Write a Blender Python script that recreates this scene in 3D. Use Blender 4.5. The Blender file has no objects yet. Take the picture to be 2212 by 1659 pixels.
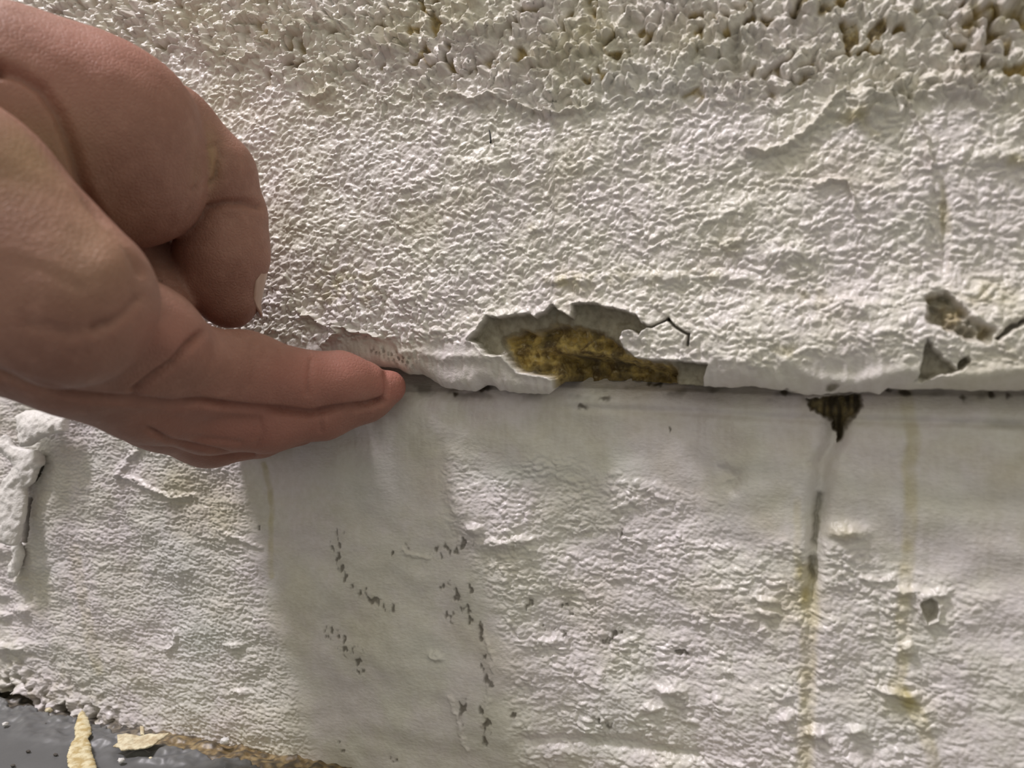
import bpy, math
import numpy as np
from mathutils import Vector, Matrix

# ------------------------------------------------------------------ camera, world, lights, exposure
S = bpy.context.scene
W_, H_ = 2212.0, 1659.0
CX, CY = W_ / 2, H_ / 2
F = 1597.0                                  # focal length in pixels
YAW = math.radians(22.4)                    # the wall recedes to the left
SN, CS = math.sin(YAW), math.cos(YAW)
D = 0.157                                   # distance of the lens from the wall
CAMH = 0.100                                # height above the floor
CAM = np.array([0.0, -D, CAMH])
FWD = np.array([-SN, CS, 0.0]); RGT = np.array([CS, SN, 0.0]); UP = np.array([0.0, 0.0, 1.0])

cam_d = bpy.data.cameras.new('camera')
cam = bpy.data.objects.new('camera', cam_d); S.collection.objects.link(cam)
cam.location = CAM; cam.rotation_euler = (math.pi / 2, 0, YAW)
cam_d.sensor_width = 36.0; cam_d.lens = 36.0 * F / W_
cam_d.clip_start = 0.004; cam_d.clip_end = 50
cam_d.dof.use_dof = True; cam_d.dof.focus_distance = 0.192; cam_d.dof.aperture_fstop = 17.0
S.camera = cam

world = bpy.data.worlds.new('world'); S.world = world; world.use_nodes = True
bg = world.node_tree.nodes['Background']
wn = world.node_tree
wtc = wn.nodes.new('ShaderNodeTexCoord'); wsep = wn.nodes.new('ShaderNodeSeparateXYZ'); wmr = wn.nodes.new('ShaderNodeMapRange')
wn.links.new(wtc.outputs['Generated'], wsep.inputs[0]); wn.links.new(wsep.outputs[2], wmr.inputs[0])
wmr.inputs[1].default_value = -0.7; wmr.inputs[2].default_value = 0.8; wmr.inputs[3].default_value = 0.31; wmr.inputs[4].default_value = 0.96
wn.links.new(wmr.outputs[0], bg.inputs[1])
bg.inputs[0].default_value = (1.0, 0.955, 0.80, 1)

LDIR = Vector((1.30, 1.0, -3.0)).normalized()          # the way the ceiling lamp's light travels
lamp_d = bpy.data.lights.new('ceiling_lamp', 'AREA'); lamp_d.shape = 'RECTANGLE'; lamp_d.size = 0.12; lamp_d.size_y = 0.42
lamp_d.energy = 31.5; lamp_d.color = (1.0, 0.94, 0.985)
lamp = bpy.data.objects.new('ceiling_lamp', lamp_d); S.collection.objects.link(lamp)
lamp.location = Vector((-0.07, 0.0, 0.10)) - LDIR * 1.75
lamp.rotation_euler = LDIR.to_track_quat('-Z', 'Y').to_euler()

S.view_settings.view_transform = 'Standard'; S.view_settings.look = 'None'
S.view_settings.gamma = 1.0; S.view_settings.use_curve_mapping = False
S.view_settings.exposure = -0.27

# ------------------------------------------------------------------ helpers
def P(px, py, t):
    """point at depth t (m) in front of the lens along a sight line"""
    sx = (px - CX) / F; sy = (CY - py) / F
    return CAM + t * (FWD + sx * RGT + sy * UP)

def cam_px(co):
    d = co - CAM
    t = d @ FWD
    return CX + F * (d @ RGT) / t, CY - F * d[..., 2] / t, t

def x_of(px, y0=0.0):
    sx = (np.asarray(px, float) - CX) / F
    t = (D + y0) / (CS + sx * SN)
    return t * (-SN + sx * CS)

def tz(px, y0=0.0):
    sx = (np.asarray(px, float) - CX) / F
    return (D + y0) / (CS + sx * SN)

def z_of(px, py, y0=0.0):
    return CAMH + (CY - np.asarray(py, float)) / F * tz(px, y0)

def px_of(x, z, y0=0.0):
    t = -SN * x + CS * (D + y0)
    t = np.maximum(t, 0.01)
    return CX + F * (CS * x + SN * (D + y0)) / t, CY - F * (z - CAMH) / t

def hsh(ix, iz, seed):
    h = (ix.astype(np.int64) * 374761393 + iz.astype(np.int64) * 668265263 + seed * 2147483647) & 0xFFFFFFFF
    h = ((h ^ (h >> 13)) * 1274126177) & 0xFFFFFFFF
    h = (h ^ (h >> 16)) & 0xFFFFFFFF
    h = (h * 2246822519) & 0xFFFFFFFF
    h = h ^ (h >> 15)
    return (h & 0xFFFFFF).astype(np.float32) / float(0xFFFFFF)

def perlin(x, z, seed=0):
    xi = np.floor(x); zi = np.floor(z)
    fx = (x - xi).astype(np.float32); fz = (z - zi).astype(np.float32)
    u = fx * fx * fx * (fx * (fx * 6 - 15) + 10); v = fz * fz * fz * (fz * (fz * 6 - 15) + 10)
    def g(dx, dz):
        a = hsh(xi + dx, zi + dz, seed) * 6.2831853
        return np.cos(a) * (fx - dx) + np.sin(a) * (fz - dz)
    a = g(0, 0); b = g(1, 0); c = g(0, 1); d = g(1, 1)
    return ((a * (1 - u) + b * u) * (1 - v) + (c * (1 - u) + d * u) * v) * 1.5      # about -1..1

def worley(x, z, seed=0):
    """distance to the nearest and second nearest scattered point"""
    xi = np.floor(x); zi = np.floor(z)
    f1 = np.full(x.shape, 9.0, np.float32); f2 = f1.copy()
    for dx in (-1, 0, 1):
        for dz in (-1, 0, 1):
            px = xi + dx + hsh(xi + dx, zi + dz, seed); pz = zi + dz + hsh(xi + dx, zi + dz, seed + 7)
            d = np.hypot(px - x, pz - z).astype(np.float32)
            f2 = np.where(d < f1, f1, np.minimum(f2, d)); f1 = np.minimum(f1, d)
    return f1, f2

def wcell(x, z, seed=0):
    """like worley, with a random number that belongs to the nearest point"""
    xi = np.floor(x); zi = np.floor(z)
    f1 = np.full(x.shape, 9.0, np.float32); rn = np.zeros_like(f1)
    for dx in (-1, 0, 1):
        for dz in (-1, 0, 1):
            a = hsh(xi + dx, zi + dz, seed); b = hsh(xi + dx, zi + dz, seed + 7)
            d = np.hypot(xi + dx + a - x, zi + dz + b - z).astype(np.float32)
            rn = np.where(d < f1, hsh(xi + dx, zi + dz, seed + 13), rn); f1 = np.minimum(f1, d)
    return f1, rn

def sstep(a, b, x):
    t = np.clip((x - a) / (b - a), 0, 1)
    return t * t * (3 - 2 * t)

def polydist(px, py, pts):
    """distance to an open polyline, only worked out near it"""
    out = np.full(px.shape, 1e3, np.float32)
    pts = np.asarray(pts, float)
    m = (px > pts[:, 0].min() - 90) & (px < pts[:, 0].max() + 90) & (py > pts[:, 1].min() - 90) & (py < pts[:, 1].max() + 90)
    if not m.any(): return out
    x = px[m]; y = py[m]; best = np.full(x.shape, 1e3)
    for (x0, y0), (x1, y1) in zip(pts[:-1], pts[1:]):
        dx, dy = x1 - x0, y1 - y0; L = dx * dx + dy * dy + 1e-9
        t = np.clip(((x - x0) * dx + (y - y0) * dy) / L, 0, 1)
        best = np.minimum(best, np.hypot(x - x0 - t * dx, y - y0 - t * dy))
    out[m] = best
    return out

def polysd(px, py, pts):
    """signed distance to a closed outline, negative inside"""
    pts = list(pts); d = polydist(px, py, pts + [pts[0]])
    ins = np.zeros(px.shape, bool); n = len(pts)
    for i in range(n):
        x0, y0 = pts[i]; x1, y1 = pts[(i + 1) % n]
        if y0 == y1: continue
        c = ((y0 > py) != (y1 > py)) & (px < (x1 - x0) * (py - y0) / (y1 - y0) + x0)
        ins ^= c
    return np.where(ins, -d, d)

def blob(px, py, cx, cy, rx, ry, ang=0.0, p=2.0):
    c, s = math.cos(ang), math.sin(ang)
    dx = px - cx; dy = py - cy
    u = (dx * c + dy * s) / rx; v = (-dx * s + dy * c) / ry
    r = np.sqrt(u * u + v * v)
    return np.exp(-np.minimum(r, 4.0) ** p)

def interp(px, pts):
    pts = np.asarray(pts, float)
    return np.interp(px, pts[:, 0], pts[:, 1])

def new_obj(name, verts, faces, mat=None, parent=None, smooth=True, attrs=None):
    me = bpy.data.meshes.new(name)
    if isinstance(faces, np.ndarray):
        nv, nf, k = len(verts), len(faces), faces.shape[1]
        me.vertices.add(nv); me.vertices.foreach_set('co', np.asarray(verts, np.float32).ravel())
        me.loops.add(nf * k); me.loops.foreach_set('vertex_index', faces.astype(np.int32).ravel())
        me.polygons.add(nf); me.polygons.foreach_set('loop_start', np.arange(0, nf * k, k, dtype=np.int32))
        me.update(calc_edges=True); me.validate()
    else:
        me.from_pydata([tuple(v) for v in verts], [], faces); me.update()
    if smooth: me.polygons.foreach_set('use_smooth', np.ones(len(me.polygons), bool))
    for k, a in (attrs or {}).items():
        at = me.attributes.new(k, 'FLOAT', 'POINT'); at.data.foreach_set('value', np.asarray(a, np.float32).ravel())
    o = bpy.data.objects.new(name, me); S.collection.objects.link(o)
    if mat: me.materials.append(mat)
    if parent is not None: o.parent = parent
    return o

def grid_faces(nr, nc, flip=False):
    i = np.arange(nr - 1)[:, None] * nc + np.arange(nc - 1)[None, :]
    q = np.stack([i, i + 1, i + nc + 1, i + nc], -1).reshape(-1, 4)
    return q[:, ::-1].copy() if flip else q

def tag(o, label, cat, group=None):
    o['label'] = label; o['category'] = cat
    if group: o['group'] = group
    return o

# ------------------------------------------------------------------ materials
def mat_new(name):
    m = bpy.data.materials.new(name); m.use_nodes = True
    nt = m.node_tree; b = nt.nodes['Principled BSDF']
    return m, nt, b

def N(nt, typ, **kw):
    n = nt.nodes.new(typ)
    for k, v in kw.items():
        if k.startswith('i_'):
            key = k[2:]; key = int(key) if key.isdigit() else key.replace('_', ' ')
            n.inputs[key].default_value = v
        else: setattr(n, k, v)
    return n

def mixc(nt, fac, a, b, blend='MIX'):
    n = nt.nodes.new('ShaderNodeMix'); n.data_type = 'RGBA'; n.blend_type = blend
    for sock, v in ((n.inputs[0], fac), (n.inputs[6], a), (n.inputs[7], b)):
        if isinstance(v, bpy.types.NodeSocket): nt.links.new(v, sock)
        elif isinstance(v, (tuple, list)): sock.default_value = (*v, 1.0) if len(v) == 3 else v
        else: sock.default_value = v
    return n.outputs[2]

def noise(nt, scale, detail=4, rough=0.55, vec=None, out='Fac', stretch=None):
    tc = N(nt, 'ShaderNodeTexCoord'); src = tc.outputs['Object']
    if stretch:
        mp = N(nt, 'ShaderNodeMapping'); mp.inputs['Scale'].default_value = stretch
        nt.links.new(src, mp.inputs[0]); src = mp.outputs[0]
    n = N(nt, 'ShaderNodeTexNoise'); n.inputs['Scale'].default_value = scale
    n.inputs['Detail'].default_value = detail; n.inputs['Roughness'].default_value = rough
    nt.links.new(src, n.inputs['Vector'])
    return n.outputs[out]

def ramp(nt, sock, a, b):
    r = N(nt, 'ShaderNodeMapRange', interpolation_type='SMOOTHSTEP')
    nt.links.new(sock, r.inputs[0]); r.inputs[1].default_value = a; r.inputs[2].default_value = b
    return r.outputs[0]

def attr(nt, name):
    return N(nt, 'ShaderNodeAttribute', attribute_name=name).outputs['Fac']

def bump(nt, bsdf, hs, dist, strength=1.0):
    b = N(nt, 'ShaderNodeBump'); b.inputs['Strength'].default_value = strength
    b.inputs['Distance'].default_value = dist; nt.links.new(hs, b.inputs['Height'])
    nt.links.new(b.outputs[0], bsdf.inputs['Normal'])

def make_wall_mat(name, tint_a, tint_b, bump_stretch=None):
    m, nt, b = mat_new(name)
    big = ramp(nt, noise(nt, 55, 5, 0.6), 0.38, 0.62)
    col = mixc(nt, big, tint_a, tint_b)
    fine = ramp(nt, noise(nt, 600, 3), 0.3, 0.7)
    col = mixc(nt, fine, col, mixc(nt, 1.0, col, (0.93, 0.92, 0.90), 'MULTIPLY'))
    col = mixc(nt, attr(nt, 'damp'), col, (0.66, 0.675, 0.64))           # greenish cold patches
    ycol = mixc(nt, ramp(nt, noise(nt, 300, 4), 0.35, 0.65), (0.60, 0.545, 0.34), (0.46, 0.40, 0.20))
    col = mixc(nt, attr(nt, 'stain'), col, ycol)
    ccol = mixc(nt, ramp(nt, noise(nt, 260, 6, 0.65), 0.36, 0.66), (0.15, 0.10, 0.035), (0.56, 0.42, 0.14))
    ccol = mixc(nt, ramp(nt, noise(nt, 900, 4, 0.7), 0.5, 0.8), ccol, (0.55, 0.47, 0.30))
    col = mixc(nt, attr(nt, 'mortar'), col, mixc(nt, ramp(nt, noise(nt, 500, 4), 0.3, 0.7), (0.33, 0.30, 0.225), (0.21, 0.185, 0.13)))
    col = mixc(nt, attr(nt, 'earth'), col, ccol)
    col = mixc(nt, attr(nt, 'mould_shade'), col, (0.085, 0.068, 0.045))
    nt.links.new(col, b.inputs['Base Color'])
    rg = N(nt, 'ShaderNodeMapRange'); nt.links.new(attr(nt, 'earth'), rg.inputs[0])
    rg.inputs[3].default_value = 0.34; rg.inputs[4].default_value = 0.95
    nt.links.new(rg.outputs[0], b.inputs['Roughness'])
    b.inputs['Specular IOR Level'].default_value = 0.5
    bump(nt, b, noise(nt, 1500, 3, 0.6, stretch=bump_stretch), 0.00022, 0.7)
    return m

PAINT = make_wall_mat('white_paint_on_roughcast', (0.77, 0.725, 0.725), (0.74, 0.715, 0.655))
PAINT_LOW = make_wall_mat('white_paint_on_plinth', (0.76, 0.715, 0.73), (0.73, 0.71, 0.665), (0.45, 1, 1))

def plain(name, c0, c1, scale, rough, bd=0.0002, bs=900, spec=0.5):
    m, nt, b = mat_new(name)
    nt.links.new(mixc(nt, ramp(nt, noise(nt, scale, 5, 0.6), 0.35, 0.65), c0, c1), b.inputs['Base Color'])
    b.inputs['Roughness'].default_value = rough; b.inputs['Specular IOR Level'].default_value = spec
    bump(nt, b, noise(nt, bs, 4, 0.6), bd, 0.8)
    return m

# ------------------------------------------------------------------ upper wall: rough plaster with a broken lip
LIP = [(-4000, 812), (-600, 800), (400, 792), (600, 790), (700, 788), (800, 792), (842, 794), (871, 808), (903, 809), (936, 830), (952, 838), (985, 842),
       (1022, 846), (1046, 832), (1062, 834), (1074, 844), (1127, 850), (1180, 852), (1192, 842), (1200, 824), (1270, 822), (1335, 822), (1412, 827),
       (1465, 830), (1517, 834), (1583, 838), (1620, 833), (1657, 840), (1694, 844), (1749, 855), (1785, 851), (1862, 847), (1903, 851),
       (1921, 838), (1943, 842), (2024, 840), (2097, 844), (2212, 844), (5000, 850)]
HOLE = [(1017, 736), (1036, 710), (1054, 683), (1062, 686), (1091, 687), (1120, 680), (1148, 679), (1156, 686), (1180, 675), (1190, 662), (1198, 660), (1207, 672),
        (1218, 674), (1237, 688), (1242, 672), (1238, 660), (1255, 656), (1290, 657), (1310, 664), (1351, 672), (1378, 682), (1388, 698),
        (1400, 708), (1388, 716), (1382, 726), (1362, 712), (1346, 716), (1340, 735), (1351, 752), (1372, 772), (1392, 777), (1440, 778), (1493, 781),
        (1530, 788), (1522, 809), (1516, 836), (1440, 846), (1330, 846), (1205, 846), (1192, 838), (1194, 820), (1170, 812), (1148, 809), (1119, 801), (1108, 785), (1091, 769), (1068, 767), (1050, 764), (1038, 744)]
EARTHY = [(1075, 735), (1120, 712), (1150, 716), (1195, 700), (1240, 706), (1290, 715), (1330, 742), (1352, 760), (1400, 778), (1452, 783), (1458, 806), (1462, 850), (1195, 850), (1190, 818), (1110, 800), (1095, 768)]
CAVE = [(1192, 768), (1230, 762), (1300, 770), (1360, 782), (1420, 792), (1452, 800), (1452, 850), (1200, 850), (1206, 812)]

def mesh_wall_upper():
    pxs = np.arange(-620, 2920, 2.0)
    xs = x_of(pxs)
    left = xs[0] - np.array([2.2, 1.2, 0.6, 0.25, 0.1, 0.04, 0.015, 0.006, 0.002])
    right = xs[-1] + np.array([0.002, 0.006, 0.015, 0.04, 0.1, 0.25, 0.6, 1.2, 2.2])
    X = np.concatenate([left, xs, right])
    v = np.concatenate([np.arange(0, 0.138, 0.00022), np.arange(.1385, .26, .0006), [0.265, 0.28, 0.35, 0.7, 1.4, 2.3]])
    gx, gv = np.meshgrid(X, v)
    # outline of the lip in wall coordinates
    lx = x_of([p[0] for p in LIP[1:-1]]); lz = z_of([p[0] for p in LIP[1:-1]], [p[1] for p in LIP[1:-1]])
    lipz = np.interp(X, lx, lz) + 0.00025 * perlin(X / 0.0017, X * 0, 3)
    gz = lipz[None, :] + gv
    px, py = px_of(gx, gz)
    wx = px + 5 * perlin(gx / .0022, gz / .0022, 11) + 3 * perlin(gx / .0009, gz / .0009, 12)
    wy = py + 5 * perlin(gx / .0022, gz / .0022, 13) + 3 * perlin(gx / .0009, gz / .0009, 14)
    # -- how rough it is, place by place
    lump = perlin(gx / 0.016, gz / 0.013, 21)
    topz = sstep(265, 150, py + 60 * lump + interp(px, [(0, 60), (450, 60), (620, 0), (1900, 0), (2212, -60)]))
    lipd = py - interp(px, [(-600, 760), (700, 735), (860, 742), (1050, 735), (1190, 800), (1400, 810), (1540, 770), (1650, 800), (1700, 780), (1800, 770), (2212, 790)])
    smooth = sstep(-12, 14, lipd + 10 * perlin(gx / .004, gz / .004, 22))
    spiky = sstep(520, 640, py) * sstep(1150, 850, px) * (1 - smooth)
    amp = 0.66 + 0.60 * topz + 0.55 * spiky
    amp = amp * (1 - 0.93 * smooth) * (1 + 0.25 * perlin(gx / .01, gz / .008, 23))
    # -- grain
    qx = gx + 0.0011 * perlin(gx / .004, gz / .004, 31); qz = gz + 0.0011 * perlin(gx / .004, gz / .004, 32)
    f1, rn = wcell(qx / .0019, qz / .0014, 41)
    g1 = np.clip(1 - (f1 * 1.75) ** 2, 0, 1) * (.15 + 1.35 * rn)
    f1b, rnb = wcell(qx / .0011, qz / .0009, 42)
    g2 = np.clip(1 - (f1b * 1.7) ** 2, 0, 1) * (.2 + 1.2 * rnb)
    n3 = perlin(qx / .0052, qz / .0034, 43)
    rid = 1 - np.abs(perlin(qx / .0036, qz / .0022, 45)) * 2.2
    n4 = perlin(gx / .0007, gz / .0007, 44)
    h = 0.00062 * g1 + 0.00036 * g2 + 0.00030 * n3 + 0.00006 * np.clip(rid, 0, 1) + 0.00016 * n4
    # spiky knobs of the top zone with pits between them
    f1c, rnc = wcell(qx / .0023, qz / .0026, 46)
    knob = np.clip(1 - (f1c * 1.45) ** 2, 0, 1) * (.5 + .7 * rnc)
    patch = .55 + .6 * sstep(-.3, .4, perlin(gx / .012, gz / .010, 50))
    h = h + topz * patch * (0.0018 * knob ** 1.15 - 0.0005)
    deep = perlin(qx / .0036, qz / .0036, 47) * 0.62 + perlin(qx / .0115, qz / .0095, 48) * 0.5
    pits = topz * sstep(0.15, 0.36, deep) * (1 - knob)
    h = h * amp - 0.0018 * pits
    h += 0.0006 * lump + 0.0007 * perlin(gx / .034, gz / .03, 24)
    # -- single features
    stain = np.zeros_like(h)
    for pts, w, a in [
        ([(955, 206), (1000, 208), (1030, 218), (1058, 202), (1085, 216), (1120, 226), (1150, 240), (1200, 246), (1260, 238), (1290, 222)], 7, .0011),
        ([(400, 82), (428, 78), (448, 98), (480, 122), (520, 138), (560, 116)], 6, .0011),
        ([(500, 66), (512, 48), (540, 30), (556, 34)], 7, .0013),
        ([(560, 88), (600, 96), (625, 76), (660, 48), (700, 40)], 7, .0010),
        ([(650, 205), (690, 212), (720, 195)], 7, .0011),
        ([(790, 120), (840, 108), (900, 100)], 6, .0009),
        ([(1612, 322), (1660, 330), (1700, 316), (1740, 286), (1776, 250), (1800, 215), (1826, 196)], 9, .0014),
        ([(1760, 402), (1800, 390), (1830, 396), (1842, 420), (1846, 455)], 6, .0009),
        ([(1915, 150), (1950, 200), (1975, 250), (2000, 300), (2010, 370)], 7, .0009),
        ([(1590, 545), (1560, 530), (1600, 520)], 8, .0008),
        ([(700, 745), (722, 730), (740, 716), (720, 700), (760, 712), (800, 722), (828, 728)], 6, .0016),
        ([(640, 668), (670, 682), (700, 700)], 6, .0012)]:
        d = polydist(wx, wy, pts); h += 1.15 * a * np.exp(-(d / (.72 * w)) ** 2); stain += .12 * np.exp(-(d / w) ** 2)
    for (bx, by, rx, ry, an, a) in [
        (1868, 222, 46, 26, 0.0, .0042), (1850, 246, 42, 12, 0.05, .0018), (570, 84, 34, 22, -.5, .0022), (620, 46, 46, 16, -.6, .0014),
        (680, 60, 30, 22, 0, .0012), (1045, 355, 46, 18, 0, .0018), (1590, 455, 60, 16, -.5, .0013), (1700, 548, 52, 18, 0, .0022),
        (1845, 660, 40, 16, .2, .0024), (1580, 600, 60, 14, .1, .0014), (1240, 606, 60, 12, 0, .0016), (1440, 600, 70, 14, .1, .0014),
        (770, 640, 60, 30, 0, .0010), (880, 640, 60, 26, 0, .0013), (760, 690, 40, 16, 0, .0014), (1160, 490, 16, 12, 0, .0012),
        (2080, 180, 60, 30, 0, .0014), (2150, 340, 60, 20, 0, .0022), (1740, 20, 50, 40, 0, .0022), (1980, 40, 50, 30, 0, .0024),
        (1700, 120, 40, 30, 0, .0016), (1560, 60, 40, 26, 0, .0014), (1000, 60, 40, 24, 0, .0015), (1120, 50, 30, 26, 0, .0016)]:
        h += .62 * a * blob(wx, wy, bx, by, rx, ry, an, 2.2)
    # hollows
    mortar = np.zeros_like(h); earth = np.zeros_like(h); mould_shade = np.zeros_like(h); damp = np.zeros_like(h)
    h -= 0.0011 * blob(wx, wy, 2028, 500, 22, 110, 0.0, 3) + .0008 * blob(wx, wy, 2040, 500, 8, 90, 0, 3)
    stain += 0.55 * blob(wx, wy, 2036, 490, 16, 110, 0, 3) * sstep(-.3, .4, perlin(gx / .002, gz / .008, 51))
    for (bx, by, rx, ry, an, a) in [(545, 88, 22, 26, 0, .0016), (410, 60, 18, 26, 0, .0012), (1045, 235, 18, 8, 0, .001), (660, 190, 26, 22, 0, .0016),
                                    (590, 112, 28, 18, 0, .001), (700, 240, 20, 10, 0, .001), (1105, 372, 20, 16, 0, .0012), (1720, 40, 14, 40, 0, .002), (1590, 100, 12, 60, 0, .002)]:
        h -= a * blob(wx, wy, bx, by, rx, ry, an, 3)
    # crumbled hollow at the right under a flaked edge
    broken = polysd(wx, wy, [(1995, 640), (2040, 628), (2070, 655), (2100, 690), (2122, 700), (2150, 712), (2128, 745), (2080, 735), (2040, 720), (2000, 700)])
    inb = sstep(4, -14, broken)
    h -= inb * (0.0034 - .0014 * perlin(gx / .0032, gz / .0028, 57) - .0007 * perlin(gx / .0012, gz / .001, 58))
    earth += 0.42 * inb * sstep(-.4, .5, perlin(gx / .003, gz / .003, 52)); mortar += .8 * inb
    brk2 = polysd(wx, wy, [(1996, 735), (2014, 752), (2030, 772), (2048, 780), (2060, 798), (2068, 780), (2090, 770), (2096, 784), (2070, 800), (2050, 806), (2000, 822), (1980, 820), (1986, 790)])
    inb2 = sstep(2, -6, brk2); h -= 0.0028 * inb2; mortar += 0.85 * inb2
    chip = polydist(wx, wy, [(2150, 730), (2175, 712), (2205, 696), (2230, 690)]); h -= .0022 * np.exp(-(chip / 6) ** 2); mould_shade += .8 * np.exp(-(chip / 5) ** 4)
    h += .0014 * blob(wx, wy, 2103, 690, 12, 10, 0, 3) + .0012 * blob(wx, wy, 2054, 684, 8, 8, 0, 3)
    # lip: bulges out over its last centimetre, then rolls in
    h += interp(px, [(400, 0), (900, .0008), (1200, .0010), (1600, .0022), (2212, .0026)]) * np.exp(-((gv - 0.0100) / 0.0075) ** 2)
    h -= 0.0024 * np.exp(-(gv / 0.0011)) * sstep(.012, 0, gv)
    h += 0.0005 * smooth * perlin(gx / .0045, gz / .006, 61) + 0.00025 * smooth * perlin(gx / .0012, gz / .0045, 62)
    fold = polydist(wx, wy, [(872, 762), (905, 758), (960, 775), (1010, 768), (1060, 775)]); h += .0006 * np.exp(-(fold / 10) ** 2)
    fold2 = polydist(px, py, [(1700, 780), (1760, 820), (1850, 826), (1960, 800), (2060, 812), (2212, 800)]); h += .0009 * np.exp(-(fold2 / 18) ** 2)
    h += .0012 * blob(wx, wy, 1600, 790, 60, 30, .1, 3)
    h -= .0016 * blob(wx, wy, 1797, 836, 14, 9, -.5, 4); mortar += .9 * blob(wx, wy, 1797, 836, 13, 8, -.5, 4)
    # crack that runs right from the broken patch
    ck = polydist(px, py, [(1392, 700), (1400, 706), (1410, 707), (1440, 692), (1444, 688)])
    h -= .0018 * np.exp(-(ck / 2.6) ** 4); mould_shade += .75 * np.exp(-(ck / 2.4) ** 4)
    ck = polydist(px, py, [(1444, 690), (1458, 705), (1478, 718), (1490, 723), (1487, 745)])
    h -= .0020 * np.exp(-(ck / 3.2) ** 4); mould_shade += .8 * np.exp(-(ck / 2.8) ** 4)
    # -- the broken patch
    sd = polysd(px + .45 * (wx - px), py + .45 * (wy - py), HOLE)
    inh = sstep(1.5, -2.0, sd)
    se = polysd(wx, wy, EARTHY); ine = sstep(5, -8, se) * inh
    sc = polysd(wx, wy, CAVE); inc = sstep(8, -14, sc) * inh
    lumps = 0.0010 * perlin(gx / .005, gz / .004, 71) + .0006 * perlin(gx / .002, gz / .0016, 72) + .00025 * perlin(gx / .0008, gz / .0011, 73)
    floor_h = -0.0016 - 0.0010 * sstep(0, 40, -sd) - 0.0034 * ine - 0.0095 * inc + lumps * (0.35 + 1.5 * ine)
    ledge = polydist(wx, wy, [(1100, 750), (1160, 745), (1220, 752), (1290, 760), (1350, 775)])
    floor_h += 0.0020 * np.exp(-(ledge / 14) ** 2) * ine
    rim = np.exp(-(np.clip(sd, 0, 99) / 9) ** 2) * (sd > 0)
    h += .0007 * rim
    h = h * (1 - inh) + floor_h * inh
    mortar = np.maximum(mortar, inh * (1 - .6 * ine)); earth = np.maximum(earth * (1 - inh), ine)
    mould_shade = np.where(inh > .5, 0.0, mould_shade) + .55 * ine * sstep(.1, .6, perlin(gx / .004, gz / .003, 74) + .35 * inc)  # also darkens the bare earth in patches, more so in the cavity
    # pits show the ochre under the paint
    earth += 0.85 * sstep(.22, .65, pits * (0.75 + 0.5 * perlin(gx / .02, gz / .02, 49))) * interp(px, [(0, .1), (450, .5), (900, .9), (2212, 1)])
    # yellowish blooms
    for (bx, by, rx, ry, s) in [(740, 600, 60, 40, .4), (800, 640, 60, 40, .30), (700, 640, 50, 40, .3), (1140, 495, 12, 12, .5), (1850, 255, 34, 22, .75), (1895, 285, 20, 16, .4),
                                (1740, 645, 60, 30, .45), (1700, 760, 40, 16, .5), (1520, 600, 60, 22, .3), (1330, 600, 120, 20, .3), (1220, 612, 40, 20, .45), (2150, 30, 70, 50, .6),
                                (2190, 345, 40, 20, .6), (1280, 50, 40, 60, .35), (2120, 640, 60, 30, .4)]:
        stain += s * blob(wx, wy, bx, by, rx, ry) * sstep(-.35, .35, perlin(gx / .003, gz / .003, 53))
    stain += 0.20 * sstep(.1, .7, perlin(gx / .02, gz / .015, 54)) + .10 * topz
    damp += .35 * sstep(.2, .8, perlin(gx / .03, gz / .022, 55)) * sstep(500, 1000, px)
    # mouldy specks behind the fingertip
    sp, _ = worley(gx / .0012, gz / .0016, 56)
    mm = np.maximum(blob(px, py, 865, 775, 40, 14, .3), blob(px, py, 820, 758, 20, 8, 0))
    mould_shade += .8 * mm * (sp < .33)
    for (sx_, sy_, r) in [(984, 846, 5), (1044, 836, 9), (1700, 846, 7), (1715, 850, 8)]:
        mould_shade += .8 * blob(wx, wy, sx_, sy_, r, r * .7, 0, 4)
    h *= sstep(.26, .22, gv) * sstep(xs[0] - .0005, xs[0] + .03, gx) * sstep(xs[-1] + .0005, xs[-1] - .01, gx)
    y = -h
    # under the lip the plaster turns back towards the masonry
    ky, kz = [], []
    for k in range(14, 0, -1):
        ky.append(y[0] + 0.0016 * k); kz.append(gz[0] + 0.0004 * k)
    Y = np.vstack([np.array(ky), y]); Z = np.vstack([np.array(kz), gz]); Xf = np.vstack([np.repeat(X[None, :], 14, 0), gx])
    pad = lambda a: np.vstack([np.repeat(a[:1], 14, 0), a])
    at = {k: np.clip(pad(a), 0, 1) for k, a in dict(stain=stain, mortar=mortar, earth=earth, mould_shade=mould_shade, damp=damp).items()}
    co = np.stack([Xf, Y, Z], -1).reshape(-1, 3)
    o = new_obj('wall_back', co, grid_faces(*Xf.shape), PAINT, attrs=at)
    o['kind'] = 'structure'
    return X, v, y, lipz
UPX, UPV, UPY, UPL = mesh_wall_upper()

def wall_y(x, z):
    """front of the rough plaster at a place on the wall"""
    i = int(np.argmin(np.abs(UPX - x))); j = int(np.argmin(np.abs(UPL[i] + UPV - z)))
    return float(UPY[j, i])

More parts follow.
